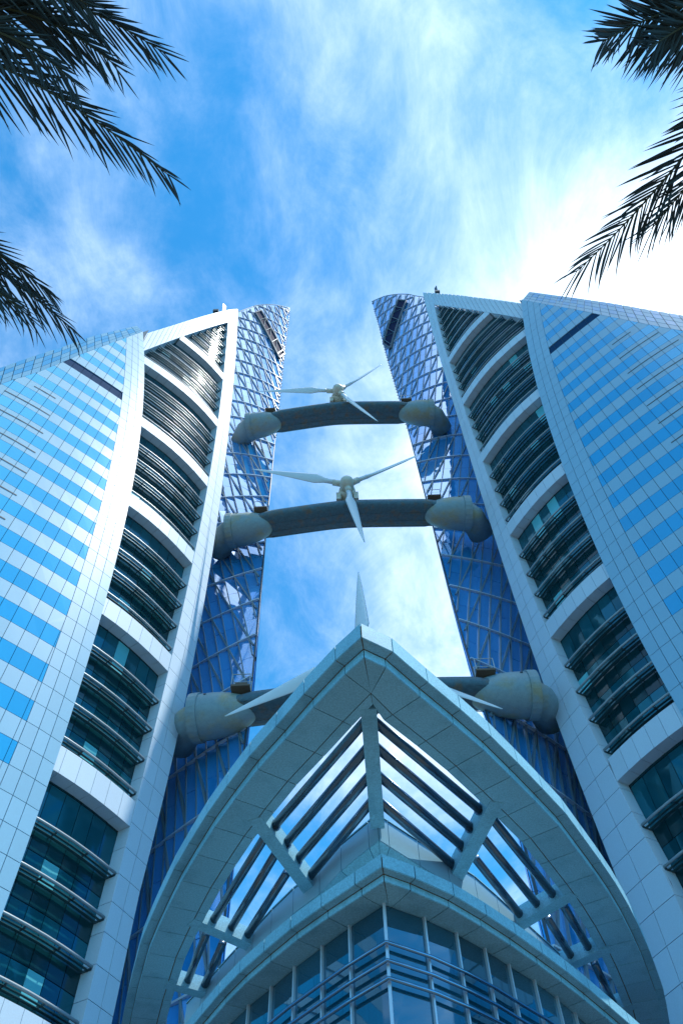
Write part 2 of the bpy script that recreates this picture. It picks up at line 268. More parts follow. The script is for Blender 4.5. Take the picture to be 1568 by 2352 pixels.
def catmull(P, n=24):
    P = [np.array(p, float) for p in P]; o = []
    for i in range(len(P) - 1):
        p1, p2 = P[i], P[i + 1]; p0 = P[i - 1] if i else 2 * p1 - p2; p3 = P[i + 2] if i + 2 < len(P) else 2 * p2 - p1
        for k in range(n):
            t = k / n; o.append(.5 * ((2 * p1) + (-p0 + p2) * t + (2 * p0 - 5 * p1 + 4 * p2 - p3) * t * t + (-p0 + 3 * p1 - 3 * p2 + p3) * t ** 3))
    o.append(P[-1]); return np.array(o)
class Plan:
    """vertical facade over a curved plan line; t = metres along it, off = metres proud of it"""
    def __init__(s, G, zero, side):
        D = catmull(G); s.S = np.concatenate([[0], np.cumsum(np.hypot(*(D[1:] - D[:-1]).T))]); s.S -= s.S[zero * 24]
        T = np.gradient(D, axis=0); T /= np.hypot(*T.T)[:, None]; Nn = np.stack([-T[:, 1], T[:, 0]], 1)
        if side > 0: D = D * [-1, 1] + [2.6, 0]; Nn = Nn * [-1, 1]
        s.D, s.Nn = D, Nn
    def __call__(s, t, h, off=0.0):
        x = np.interp(t, s.S, s.D[:, 0]); y = np.interp(t, s.S, s.D[:, 1]); a = np.interp(t, s.S, s.Nn[:, 0]); b = np.interp(t, s.S, s.Nn[:, 1])
        return Vector((x + a * off, y + b * off, h))
    def nrm(s, t): return Vector((np.interp(t, s.S, s.Nn[:, 0]), np.interp(t, s.S, s.Nn[:, 1]), 0)).normalized()
def fitcurve(tab, deg, lo, hi):
    """tab = (value, height) pairs -> smooth value(height), straight beyond the measured range"""
    h = np.array([b for a, b in tab]); v = np.array([a for a, b in tab]); c = np.polyfit((h - 80) / 50, v, deg); f = lambda x: float(np.polyval(c, (x - 80) / 50))
    return lambda x: f(x) if lo <= x <= hi else (f(lo) if x < lo else f(hi) + (f(hi) - f(hi - 2)) / 2 * (x - hi))
def lin(tab, s0, s1):
    xs = [a for a, b in tab]; ys = [b for a, b in tab]
    def f(x):
        if x < xs[0]: return ys[0] + s0 * (x - xs[0])
        if x > xs[-1]: return ys[-1] + s1 * (x - xs[-1])
        return float(np.interp(x, xs, ys))
    return f
# ---------------------------------------------------------------- ground
V = []; F = []
R_ = [0, 20, 60, 200, 800, 3000]; nseg = 48
V.append((0, 0, 0))
for r in R_[1:]:
    for k in range(nseg): V.append((r * math.cos(2 * math.pi * k / nseg), r * math.sin(2 * math.pi * k / nseg), 0))
for k in range(nseg): F.append((0, 1 + k, 1 + (k + 1) % nseg))
for i in range(len(R_) - 2):
    for k in range(nseg):
        a = 1 + i * nseg + k; b = 1 + i * nseg + (k + 1) % nseg; F.append((a, a + nseg, b + nseg, b))
g = link('ground', mesh_from('ground', V, F, 'ground'), None); g['kind'] = 'structure'

# ---------------------------------------------------------------- towers
def tower(side):
    S_ = 'L' if side < 0 else 'R'
    B, A, C = DATA['B' + S_], DATA['A' + S_], DATA['C' + S_]
    PB = Plan(DATA['GB'], 4, side); PA = Plan(DATA['GA'], 2, side)
    loc = (-24, 52, 0) if side < 0 else (27, 52, 0)
    label = ('left sail-shaped skyscraper, its stone strip sunlit and white cloud mirrored in its inner glass' if side < 0 else
             'right sail-shaped skyscraper, its stone in shade and its braced inner glass deep blue')
    T = root('skyscraper', loc, label, 'skyscraper', 'twin towers')
    tin = fitcurve(B['tin'], 4, 30, 146 if side > 0 else 133); tout = fitcurve(B['tout'], 4, 33, 160 if side > 0 else 144)
    topt = lin(B['top'], -3.0, -3.1); archt = lin(B['arch'], -3.2, -3.1)
    aed = fitcurve(A['edge'], 4, 30, 114 if side > 0 else 104.5); ain = fitcurve(A['tin'], 4, 34, 109 if side > 0 else 98.5)
    crease = lin(A['crease'], -3.6, -3.4)
    hb = [21.3, 36.75, 52.2, 67.9, 83.1, 98.1, 112.4] if side < 0 else [21.5, 38.2, 54.55, 71.5, 88.3, 105.3, 121.2]
    fa = 2.0
    pitch = (hb[3] - hb[2]) / 5.0
    # ---- outer sail facade: checker of cladding and blue panes
    zs = 3.53 * (1.045 if side > 0 else 1)
    gp, bp, ep, gr, slot = Pieces('cladding_panel', 'clad', T), Pieces('blue_pane', 'bluepane', T), Pieces('edge_panel', 'clad', T, 290), Pieces('grille', 'grille', T), Pieces('vent_slot', 'bracket', T)
    z0 = 60.0 if side < 0 else 61.3
    cw = 1.17
    slot_h = [z0 + zs * k for k in range(-12, 16)]
    ghrow = 86.3 if side < 0 else 95.3
    for k in range(-14, 18):
        for half in (0, 1):
            h0 = z0 + zs * k + (0 if half == 0 else zs * .5); h1 = h0 + zs * .5
            if h1 < 6: continue
            grrow = half == 0 and abs((h0 + h1) / 2 - ghrow) < zs * .5
            for j in range(-1, 25):
                t0 = 2.0 + cw * (j - 2); t1 = t0 + cw
                p = [(t0, h0), (t1, h0), (t1, h1), (t0, h1)]
                p = clip(p, lambda t, h: t - ain(h)); p = clip(p, lambda t, h: crease(t) - h)
                if parea(p) < .03: continue
                q = inset(p, .019)
                tm = sum(a[0] for a in p) / len(p)
                tgt = bp if half == 0 else gp
                proud = .05
                if grrow and tm < ain(h0) + 8.5: tgt = gr; proud = -.03
                jt = [random.uniform(-.004, .004) for _ in q]
                tgt.add([PA(a[0], a[1], proud + e) for a, e in zip(q, jt)], [PA(a[0], a[1], -.1) for a in q])
            if half == 1:
                # thin ventilation slots across the cladding rows, away from the edge
                ts = ain(h0) + 7.2; hm = (h0 + h1) / 2
                te = min(ts + 12, 24.0)
                while te > ts and crease(te) < hm + 1.2: te -= .3
                n = int((te - ts) / 1.17)
                if n > 1 and h0 < (88 if side < 0 else 100):
                    pt = [PA(ts + i * 1.17, hm, .052) for i in range(n + 1)]; v, f = bar_geo(pt, [PA.nrm(ts + i * 1.17) for i in range(n + 1)], .11, .03); slot.raw(v, f)
            # stone edge strip, three columns
            for c in range(3):
                sub = [(aed(h0) + (ain(h0) - aed(h0)) * c / 3, h0), (aed(h0) + (ain(h0) - aed(h0)) * (c + 1) / 3, h0), (aed(h1) + (ain(h1) - aed(h1)) * (c + 1) / 3, h1), (aed(h1) + (ain(h1) - aed(h1)) * c / 3, h1)]
                sub = clip(sub, lambda t, h: crease(t) - h)
                if parea(sub) < .03: continue
                q = inset(sub, .022)
                ep.add([PA(a[0], a[1], .06) for a in q], [PA(a[0], a[1], -.1) for a in q])
    for s in (gp, bp, ep, gr, slot): s.done()
    # backing of the sail, its edge return and its folded top band
    hs = np.linspace(0, 112 if side < 0 else 122, 60); V, F = [], []
    nt_ = 22
    for h in hs:
        for i in range(nt_ + 1):
            t = aed(min(h, 103 if side < 0 else 114)) + (26 - aed(min(h, 103 if side < 0 else 114))) * (i / nt_); V.append(PA(t, min(h, max(crease(t), 0) + .02), -.11))
    for a in range(len(hs) - 1):
        for i in range(nt_): k = a * (nt_ + 1) + i; F.append((k, k + 1, k + nt_ + 2, k + nt_ + 1))
    centred('sail_wall', V, F, 'joint', T)
    er = Pieces('edge_return_panel', 'clad', T, 60)
    hh = 0.0
    top_h = crease(A['edge'][0][0])
    while hh < top_h:
        h1 = min(hh + zs * .5, top_h); a0, a1 = aed(hh), aed(h1)
        er.add([PA(a0, hh + .02, .05), PA(a0, hh + .02, -1.1), PA(a1, h1 - .02, -1.1), PA(a1, h1 - .02, .05)], [PA(a0 + .1, hh, .05), PA(a0 + .1, hh, -1.1), PA(a1 + .1, h1, -1.1), PA(a1 + .1, h1, .05)]); hh = h1
    er.done()
    c0 = A['crease'][0][0]; c1 = 20.5; sil = lin(A['sil'], -3.5, -3.3); s0 = A['sil'][0][0]; s1 = A['sil'][-1][0]; cE = A['crease'][-1][0]
    cb = Pieces('coping_panel', 'copclad', T, 150); cbb = Pieces('coping_pane', 'copane', T, 100)
    def band(t, v):
        ts = s0 + (t - c0) * (s1 - s0) / (cE + .8 - c0); P0 = PA(t, crease(t), 0.05); P1 = PA(ts, sil(ts), -1.0); return P0 + (P1 - P0) * v
    n = 22
    for i in range(n):
        for r in range(4):
            a, b = c0 + (c1 - c0) * i / n, c0 + (c1 - c0) * (i + 1) / n; v0, v1 = r / 4, (r + 1) / 4
            fr = [band(a + .02, v0 + .01), band(b - .02, v0 + .01), band(b - .02, v1 - .01), band(a + .02, v1 - .01)]
            d = Vector((0, 0, -.08)) - PA.nrm(a) * .05
            k = int((crease(a) + r * 2.4) / (zs * .5)) % 2
            (cbb if (k and i > 0 and r > 0 and r < 4) else cb).add(fr, [p + d for p in fr])
    cb.done(); cbb.done()
    V, F = [], []
    for i in range(n + 1):
        t = c0 + (c1 - c0) * i / n
        for r in range(3): V.append(band(t, r / 2) - PA.nrm(t) * .12 - Vector((0, 0, .05)))
    for i in range(n):
        for r in range(2): F.append((i * 3 + r, i * 3 + r + 1, i * 3 + r + 4, i * 3 + r + 3))
    centred('coping_core', V, F, 'joint', T)
    # ---- stone frame round the recessed floors
    fp = Pieces('frame_panel', 'stone', T); ap = Pieces('arch_panel', 'stone', T); rp = Pieces('reveal_panel', 'stone', T)
    h = 4.0; st = pitch * .62
    htop = 162 if side > 0 else 147
    while h < htop:
        h1 = h + st
        for c in range(2):
            w0, w1 = c / 2, (c + 1) / 2
            p = [(tout(h) + (tin(h) - tout(h)) * w0, h), (tout(h) + (tin(h) - tout(h)) * w1, h), (tout(h1) + (tin(h1) - tout(h1)) * w1, h1), (tout(h1) + (tin(h1) - tout(h1)) * w0, h1)]
            p = clip(p, lambda t, z: topt(t) - z)
            if parea(p) < .03: continue
            q = inset(p, .022); fp.add([PB(a[0], a[1], .05) for a in q], [PB(a[0], a[1], -.12) for a in q])
        hi = archt(tin(h)) 
        if h1 < archt(tin(h1)) + .5:
            a0, a1 = tin(h), tin(h1)
            fr = [PB(a0, h + .02, .05), PB(a0, h + .02, -1.0), PB(a1, h1 - .02, -1.0), PB(a1, h1 - .02, .05)]
            dd = (PB(a0 - .1, h, 0) - PB(a0, h, 0)); rp.add(fr, [x + dd for x in fr])
        h = h1
    tmax = 22.0
    def archpt(t, v): return (t, archt(t) + (topt(t) - archt(t)) * v)
    tA = B['top'][0][0]; n = 34
    for i in range(n):
        a = tA + (tmax - tA) * i / n; b = tA + (tmax - tA) * (i + 1) / n
        for r in range(2):
            p = [archpt(a, r / 2), archpt(b, r / 2), archpt(b, (r + 1) / 2), archpt(a, (r + 1) / 2)]
            p = clip(p, lambda t, z: t - tin(z))
            if parea(p) < .03: continue
            q = inset(p, .02); ap.add([PB(x[0], x[1], .05) for x in q], [PB(x[0], x[1], -.12) for x in q])
        if archt(b) > 0 and a > tin(archt(a)) - .3:
            fr = [PB(a + .01, archt(a), .05), PB(a + .01, archt(a), -1.0), PB(b - .01, archt(b), -1.0), PB(b - .01, archt(b), .05)]
            rp.add(fr, [x + Vector((0, 0, .15)) for x in fr])
    for s in (fp, ap, rp): s.done()
    # dark backing behind frame joints
    V, F = [], []
    hs = np.arange(0, htop, 2.0)
    for h in hs: V += [PB(tout(h) + .03, min(h, topt(tout(h))), -.13), PB(tin(h) - .03, min(h, topt(tin(h))), -.13)]
    for i in range(len(hs) - 1): F.append((2 * i, 2 * i + 1, 2 * i + 3, 2 * i + 2))
    k = len(V)
    for i in range(n + 1):
        t = tA + (tmax - tA) * i / n; V += [PB(t, max(archt(t) + .03, 0), -.13), PB(t, topt(t) - .03, -.13)]
    for i in range(n): F.append((k + 2 * i, k + 2 * i + 1, k + 2 * i + 3, k + 2 * i + 2))
    # outer return of the strip and top of the arch
    k = len(V)
    for h in hs: V += [PB(tout(h), min(h, topt(tout(h))), .05), PB(tout(h), min(h, topt(tout(h))), -2.2)]
    for i in range(len(hs) - 1): F.append((k + 2 * i, k + 2 * i + 1, k + 2 * i + 3, k + 2 * i + 2))
    centred('frame_wall', V, F, 'joint', T)
    # ---- bands, recessed glass, sunshades
    fpn, spn = Pieces('band_panel', 'stone', T, 150), Pieces('soffit_panel', 'stone', T, 150)
    dp, vp = Pieces('spandrel_pane', 'darkpane', T), Pieces('window_pane', 'visionpane', T)
    bpn = Pieces('blind_pane', 'blindpane', T)
    brk = Pieces('bracket', 'bracket', T, 0)
    def tl(h): return max(aed(h) - 1.2 + (0 if h < 100 else 0), (-9))
    def tleft(h):
        # how far left the recess runs at height h: behind the sail, or to the arch
        t = 22.0
        ta = None
        for q in np.arange(tin(h), 26, .25):
            if archt(q) < h: ta = q; break
        e = aed(min(h, 104)) * 1.12 + 9.5
        return min(e, ta if ta else 26)
    ww = 1.3
    for hbi in hb:
        a = tin(hbi); b = tleft(hbi + 1); n = max(1, int(round((b - a) / ww)))
        for i in range(n):
            t0, t1 = a + (b - a) * i / n, a + (b - a) * (i + 1) / n
            g_ = .015
            p = [(t0 + g_, hbi), (t1 - g_, hbi), (t1 - g_, hbi + fa), (t0 + g_, hbi + fa)]
            p = clip(p, lambda t, z: archt(t) - z) if hbi > 100 else p
            if parea(p) > .03: fpn.add([PB(x[0], x[1], .0) for x in p], [PB(x[0], x[1], -.15) for x in p])
            q = [PB(t0 + g_, hbi + .002, -.01), PB(t1 - g_, hbi + .002, -.01), PB(t1 - g_, hbi + .002, -1.02), PB(t0 + g_, hbi + .002, -1.02)]
            spn.add(q, [x + Vector((0, 0, .12)) for x in q])
        V = []; F = []
        for i in range(n + 1):
            t = a + (b - a) * i / n; V += [PB(t, hbi + .1, -.1), PB(t, hbi + fa - .02, -.1), PB(t, hbi + fa - .02, -1.05), PB(t, hbi + .1, -1.05)]
        for i in range(n):
            for k in range(4): F.append((i * 4 + k, i * 4 + (k + 1) % 4, i * 4 + 4 + (k + 1) % 4, i * 4 + 4 + k))
        centred('band_slab', V, F, 'joint', T)
    # tube heights: four per bay
    tubes = []
    for i, b in enumerate(hb):
        if i + 1 < len(hb):
            H = hb[i + 1] - b
            for k, fr in enumerate((.188, .385, .580, .775)): tubes.append(b + H * fr)
        else:
            k = b + .188 * 15.5
            while k < archt(tin(k)) - 1.5: tubes.append(k); k += 3.05
    tubes += [hb[0] - 3.4, hb[0] - 6.5, hb[0] - 9.5]
    for ht in tubes:
        a = tin(ht) + .02; b = tleft(ht)
        if b - a < 1: continue
        n = max(2, int((b - a) / 1.3))
        ts = [a + (b - a) * i / n for i in range(n + 1)]
        tube('sunshade_tube', [PB(t, ht, -.22) for t in ts], .10, 'dullmetal', T, 8)
        V, F = [], []
        for off0, off1, dz in ((-.42, -.60, -.10), (-.68, -.92, -.16)):
            v, f = [], []
            for t in ts: v += [PB(t, ht + dz, off0), PB(t, ht + dz, off1), PB(t, ht + dz - .04, off1), PB(t, ht + dz - .04, off0)]
            for i in range(n):
                for k in range(4): f.append((i * 4 + k, i * 4 + (k + 1) % 4, i * 4 + 4 + (k + 1) % 4, i * 4 + 4 + k))
            k = len(V); V += v; F += [tuple(x + k for x in q) for q in f]
        centred('light_shelf', V, F, 'shelf', T)
        for i in range(0, n + 1, 2):
            t = min(ts[i] + .02, b); c = PB(t, ht - .12, -.6); nn = PB.nrm(t); tt = Vector((nn.y, -nn.x, 0))
            brk.raw(*box_geo(c, tt * .03, nn * .40, Vector((0, 0, .07))))
    brk.done(); fpn.done(); spn.done()
    # glazing rows
    tubes.sort()
    rows = []
    for i, ht in enumerate(tubes):
        nx = tubes[i + 1] if i + 1 < len(tubes) else ht + 3.05
        rows.append((ht - .1, ht + (nx - ht) * .52, vp)); rows.append((ht + (nx - ht) * .52, nx - .1, dp))
    rows.append((2, tubes[0] - .1, dp))
    for h0, h1, tgt in rows:
        if h1 - h0 > 6 and tgt is dp and h0 > 3: pass
        a, b = tin((h0 + h1) / 2) - .1, tleft((h0 + h1) / 2) + .5; n = int((b - a) / ww) + 1
        for i in range(n):
            t0 = a + ww * i; t1 = t0 + ww
            p = [(t0, h0), (t1, h0), (t1, h1), (t0, h1)]
            q = inset(p, .025); j = [random.uniform(-.006, .006) for _ in q]
            tg2 = bpn if (tgt is vp and random.random() < .07) else tgt
            tg2.add([PB(x[0], x[1], -1.02 + e) for x, e in zip(q, j)], [PB(x[0], x[1], -1.1) for x in q])
    dp.done(); vp.done(); bpn.done()
    V, F = [], []
    hs = np.arange(0, htop, 3.0)
    for h in hs:
        for i in range(9): t = tin(h) - .3 + (tleft(h) + .8 - tin(h)) * i / 8; V.append(PB(t, h, -1.15))
    for r in range(len(hs) - 1):
        for i in range(8): k = r * 9 + i; F.append((k, k + 1, k + 10, k + 9))
    centred('recess_wall', V, F, 'bracket', T)
    # flood light on the arch
    tf = 7.9 if side < 0 else 3.7; pb = PB(tf, topt(tf), -.3)
    v, f = box_geo(pb + Vector((0, 0, .5)), (.08, 0, 0), (0, .08, 0), (0, 0, .5)); fl = centred('flood_light', v, f, 'metal', T)
    v, f = box_geo(pb + Vector((0, 0, 1.3)), (.45, 0, 0), (0, .35, 0), (0, 0, .4)); centred('lamp_head', v, f, 'bracket', fl)
    # ---- braced curtain wall facing the gap
    tab = C['tab']; HH = [r[0] for r in tab]
    X0 = lambda h: float(np.interp(h, HH, [r[1] for r in tab])); MM = lambda h: float(np.interp(h, HH, [r[2] for r in tab])); X1 = lambda h: float(np.interp(h, HH, [r[3] for r in tab]))
    Y0 = 54.0
    def CP(d, h, off=0.0):
        x0, x1, m = X0(h), X1(h), MM(h); P1 = Vector((x1, Y0 + m * (x1 - x0), h)); P0 = Vector((x0, Y0, h)); dr = (P0 - P1); Ln = dr.length; dr /= Ln
        nn = Vector((-dr.y, dr.x, 0));
        if nn.y > 0: nn = -nn
        u = d / Ln
        return P1 + dr * d + nn * ((.015 + .035 * min(max((h - 83) / 46, 0), 1)) * Ln * 4 * u * (1 - u) + off)
    def CN(d, h):
        t = (CP(d + .1, h) - CP(d - .1, h)); n = Vector((-t.y, t.x, 0)).normalized()
        return -n if n.y > 0 else n
    def dmax(h): x0, x1, m = X0(h), X1(h), MM(h); return math.hypot(x0 - x1, m * (x1 - x0)) + 3.5
    topc = lin(C['top'], -1.0, -2.4)
    step = 7.38 if side < 0 else 7.67; hbase = 43.9 if side < 0 else 44.4
    hbase = 1.6 + (hbase - 1.6) * 54 / 58.5; step *= 54 / 58.5
    levels = [hbase + step * i for i in range(-5, 24)]
    cell = 1.24; lean = .19
    md = [C['bmu'][i] for i in range(4)]
    bx = [p[0] for p in md]; bh = [p[1] for p in md]
    cp = Pieces('curtain_pane', 'curtain', T)
    def dline(j, h): return cell * j + lean * (h - 43.9)
    hits = lambda h: range(int((0 - lean * (h - 43.9)) / cell) - 2, int((dmax(h) - lean * (h - 43.9)) / cell) + 2)
    for li in range(len(levels) - 1):
        for half in (0, 1):
            h0 = levels[li] + half * step / 2; h1 = h0 + step / 2
            for j in hits(h0):
                p = [(dline(j, h0), h0), (dline(j + 1, h0), h0), (dline(j + 1, h1), h1), (dline(j, h1), h1)]
                p = clip(p, lambda d, h: d); p = clip(p, lambda d, h: dmax(h) - d); p = clip(p, lambda d, h: topc(d) - h)
                if parea(p) < .05: continue
                q = inset(p, .02); kt = -math.tan(min(max(math.atan(.30) - math.atan(MM(h0) * -side), 0.0), .22 if side < 0 else .0)); rx, rz = kt + random.uniform(-.008, .008), random.uniform(-.008, .008)
                c = (sum(a[0] for a in q) / len(q), sum(a[1] for a in q) / len(q))
                cp.add([CP(a[0], a[1], -rx * (a[0] - c[0] - lean * (a[1] - c[1])) + rz * (a[1] - c[1]) + .06) for a in q], [CP(a[0], a[1], -.24) for a in q])
    cp.done()
    V, F = [], []
    hs = np.arange(2, 206, 4.0)
    for h in hs:
        for i in range(9):
            d = dmax(h) * i / 8; V.append(CP(d, min(h, topc(d) - .1), -.28))
    for r in range(len(hs) - 1):
        for i in range(8): k = r * 9 + i; F.append((k, k + 1, k + 10, k + 9))
    centred('curtain_wall_core', V, F, 'bracket', T)
    fins = Pieces('parapet_fin', 'dullmetal', T, 0)
    def run(name, fd, hlo, hhi, wd, dp_, stp=None):
        pts, nn = [], []; seg = []
        h = hlo
        while h <= hhi + 1e-6:
            d = fd(h)
            if 0 <= d <= dmax(h) and h <= topc(max(d, 0)): pts.append(CP(d, h, .03)); nn.append(CN(d, h))
            elif pts: break
            h += (stp or step / 4)
        if len(pts) > 1:
            v, f = bar_geo(pts, nn, wd, dp_); centred(name, v, f, 'metal', T); return pts, nn
    jr = range(int((0 - lean * 180) / cell) - 3, int((20 + lean * 40) / cell) + 3)
    for j in jr:
        r = run('mullion', lambda h: dline(j, h), levels[0], 222, .11, .22)
        if r:
            e = r[0][-1]; n_ = r[1][-1]
            fins.raw(*box_geo(e + Vector((0, 0, .25)) + n_ * .15, (.05, 0, 0), (0, .05, 0), (0, 0, .3)))
    sl = cell / step
    for j in range(jr.start * 2, jr.stop + 30):
        if j % 2: continue
        run('brace', lambda h: cell * j + lean * (h - 43.9) + sl * (h - levels[0]) - cell * 12, levels[0], 222, .16, .24)
    for h in levels:
        b = dmax(h); n = 14; pts = []; nn = []
        for i in range(n + 1):
            d = b * i / n
            if h <= topc(d): pts.append(CP(d, h, .04)); nn.append(CN(d, h))
        if len(pts) > 1:
            v, f = bar_geo(pts, nn, .14, .27); centred('transom', v, f, 'mull', T)
    hcur = 120.0
    while hcur < 199:
        fins.raw(*box_geo(CP(0, hcur, .15) + Vector((-side * .1, 0, 0)), (.16, 0, 0), (0, .05, 0), (0, 0, .05))); hcur += 1.8
    fins.done()
    pts = [CP(0, h, 0) for h in np.arange(10, 202, 6)]
    tube('corner_trim', pts, .10, 'bracket', T, 6)
    # top rail of the curtain wall
    pts = []
    for i in range(19): d = 15.5 * i / 18; pts.append(CP(d, topc(d), .05))
    tube('parapet_rail', pts, .12, 'metal', T, 6)
    # maintenance opening near the tip
    def OP(u, v, off):
        d = (bx[0] * (1 - v) + bx[1] * v) * (1 - u) + (bx[3] * (1 - v) + bx[2] * v) * u; z = (bh[0] * (1 - v) + bh[1] * v) * (1 - u) + (bh[3] * (1 - v) + bh[2] * v) * u
        return CP(d, z, off)
    V, F = [], []
    for i in range(11): V += [OP(i / 10, 0, -.05), OP(i / 10, 0, .42), OP(i / 10, 1, .42), OP(i / 10, 1, -.05)]
    for i in range(10):
        for k in range(3): F.append((i * 4 + k, i * 4 + k + 1, i * 4 + k + 5, i * 4 + k + 4))
    F += [(0, 1, 2, 3), (43, 42, 41, 40)]
    mo = centred('maintenance_opening', V, F, 'void', T)
    for pts in ([OP(i / 10, 0, .45) for i in range(11)], [OP(i / 10, 1, .45) for i in range(11)], [OP(0, 0, .45), OP(0, 1, .45)], [OP(1, 0, .45), OP(1, 1, .45)]):
        pv, pf = tube_geo(pts, .26, 6); centred('opening_frame', pv, pf, 'bracket', mo)
    for fr in (.2, .45, .7, .93):
        pv, pf = tube_geo([OP(fr, 0, .6), OP(fr, 1, .6)], .08, 5); centred('cross_bar', pv, pf, 'shelf', mo)
        if fr < .9: pv, pf = tube_geo([OP(fr, 1, .6), OP(fr + .16, 0, .6)], .06, 5); centred('cross_bar', pv, pf, 'shelf', mo)
    # far side walls so that the tower is a body, not a screen
    V, F = [], []
    hs = np.arange(0, 202, 6.0)
    for h in hs:
        P = CP(.1, h, -.45); V += [P, P + Vector((side * 3.0, 7.5, 0)), P + Vector((side * 9.0, 13, 0)), P + Vector((side * 18.0, 14, 0))]
    for r in range(len(hs) - 1):
        for i in range(3): k = r * 4 + i; F.append((k, k + 1, k + 5, k + 4))
    centred('rear_wall', V, F, 'curtain', T)
    # link walls between the frame and the curtain wall, hidden behind the strip
    V, F = [], []
    hs = np.arange(0, 140, 6.0)
    for h in hs: V += [PB(tout(h) + .3, h, -.3), CP(dmax(h), h, -.1)]
    for r in range(len(hs) - 1): k = 2 * r; F.append((k, k + 1, k + 3, k + 2))
    centred('link_wall', V, F, 'stone', T)
    return T
tower(-1); tower(1)

# ---------------------------------------------------------------- sky bridges and turbines
SCB = {1: .93, 2: .97, 3: 1.01}
scz = lambda k, z: 1.6 + (z - 1.6) * SCB[k]
bl = {1: ('lowest grey sky bridge, its rounded ends showing either side of the canopy peak', 52.27), 2: ('middle grey sky bridge crossing the gap between the towers', 83.21), 3: ('topmost grey sky bridge crossing the gap between the towers', 113.15)}
bl = {k: (v[0], scz(k, v[1])) for k, v in bl.items()}
tl_ = {1: ('lowest wind turbine, mostly behind the stone canopy, one blade pointing straight up', (1.25, 47.6, 54.6), 89), 2: ('middle white wind turbine with one blade hanging straight down over its bridge', (0.8, 47.6, 86.3), 37), 3: ('topmost white wind turbine with one blade pointing right and upward', (0.2, 47.6, 116.4), 55)}
def bridge(k):
    label, z = bl[k]
    sc = SCB[k]; mx = {1: 1.3, 2: 1.1, 3: .35}[k] * sc
    Lx, Rx = -13.75 * sc, {1: 16.2, 2: 15.3, 3: 14.4}[k] * sc
    T = root('sky_bridge', (mx, 50 * sc, z), label, 'bridge', 'sky bridges between the towers')
    def yc(x):
        a = (x - mx) / 14.0; return 50.0 * sc + (1.75 if x < mx else .5) * (math.sqrt(a * a + .02) - .14) 
    # deck: wing-like section, rounded leading edge towards the camera
    W, Hh = 1.86 * sc, .82 * sc
    sec = []
    for i in range(20):
        a = 2 * math.pi * i / 20; c, s = math.cos(a), math.sin(a)
        y = W * math.copysign(abs(c) ** .8, c); zz = Hh * math.copysign(abs(s) ** .62, s)
        if zz > 0: zz *= 1.0
        sec.append((y, zz * (0.92 + .08 * (1 if y < 0 else -1))))
    xs = [Lx + (Rx - Lx) * i / 28 for i in range(29)]; V, F = [], []
    for x in xs:
        ks = 1 - .22 * min(1, max(0, (max(Lx + 5.0 - x, x - Rx + 5.0)) / 2.5))
        for y, zz in sec: V.append((x, yc(x) + y * ks, z + zz * ks))
    for i in range(28):
        for j in range(20): F.append((i * 20 + j, i * 20 + (j + 1) % 20, i * 20 + 20 + (j + 1) % 20, i * 20 + 20 + j))
    F += [tuple(range(20)), tuple(reversed(range(28 * 20, 29 * 20)))]
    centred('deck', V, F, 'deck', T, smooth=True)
    for yy in (-1.5, -.5, .6, 1.5):
        zz = -Hh * (1 - abs(yy / W) ** 2.6) ** .5 * .98 - .01 if abs(yy) < W else 0
        pts = [Vector((x, yc(x) + yy, z + zz)) for x in xs[4:25]]
        v, f = bar_geo(pts, [Vector((0, 0, -1))] * len(pts), .05, .03); centred('seam', v, f, 'deck', T)
    for sd, xe in ((-1, Lx), (1, Rx)):
        tipx = xe - sd * 5.2; R = 2.08 * sc
        V, F = [], []; n = 24; rings = []
        dirv = Vector((sd, .05 if sd > 0 else .14, 0)).normalized(); sdv = Vector((0, 0, 1)).cross(dirv).normalized()
        base = Vector((tipx, yc(tipx + sd * 2.4) - dirv.y * 2.4, z - .14))
        for i in range(13):
            u = i / 12; x = 4.4 * (1 - math.cos(u * math.pi / 2)); r = R * math.sin(u * math.pi / 2) ** .85
            rings.append((x, max(r, .02)))
        rings.append((5.0, R))
        for x, r in rings:
            for j in range(n): a = 2 * math.pi * j / n; V.append(base + dirv * x + sdv * (r * math.cos(a)) + Vector((0, 0, r * math.sin(a))))
        for i in range(len(rings) - 1):
            for j in range(n): F.append((i * n + j, i * n + (j + 1) % n, i * n + n + (j + 1) % n, i * n + n + j))
        F.append(tuple(range(n)))
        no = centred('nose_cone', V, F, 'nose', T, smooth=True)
        V, F = [], []
        for x, r in ((4.7, R), (4.7, R + .14), (5.5, R + .14), (5.5, R - .3)):
            for j in range(n): a = 2 * math.pi * j / n; V.append(base + dirv * x + sdv * (r * math.cos(a)) + Vector((0, 0, r * math.sin(a))))
        for i in range(3):
            for j in range(n): F.append((i * n + j, i * n + (j + 1) % n, i * n + n + (j + 1) % n, i * n + n + j))
        F.append(tuple(range(3 * n, 4 * n)))
        centred('collar', V, F, 'nose', T)
        e0 = base + dirv * 4.9; v, f = tube_geo([e0, e0 + Vector((sd * .9, .6, 0)), e0 + Vector((sd * 2.2, 3.0, 0))], R - .5, 24); centred('anchor_sleeve', v, f, 'nose', T, smooth=True)
        v, f = tube_geo([base + dirv * 4.35 + Vector((0, -R * .86, R * .42)), base + dirv * 4.35 + Vector((0, -R * .93, R * .45))], .12, 8); centred('vent_hole', v, f, 'bracket', T)
    return T
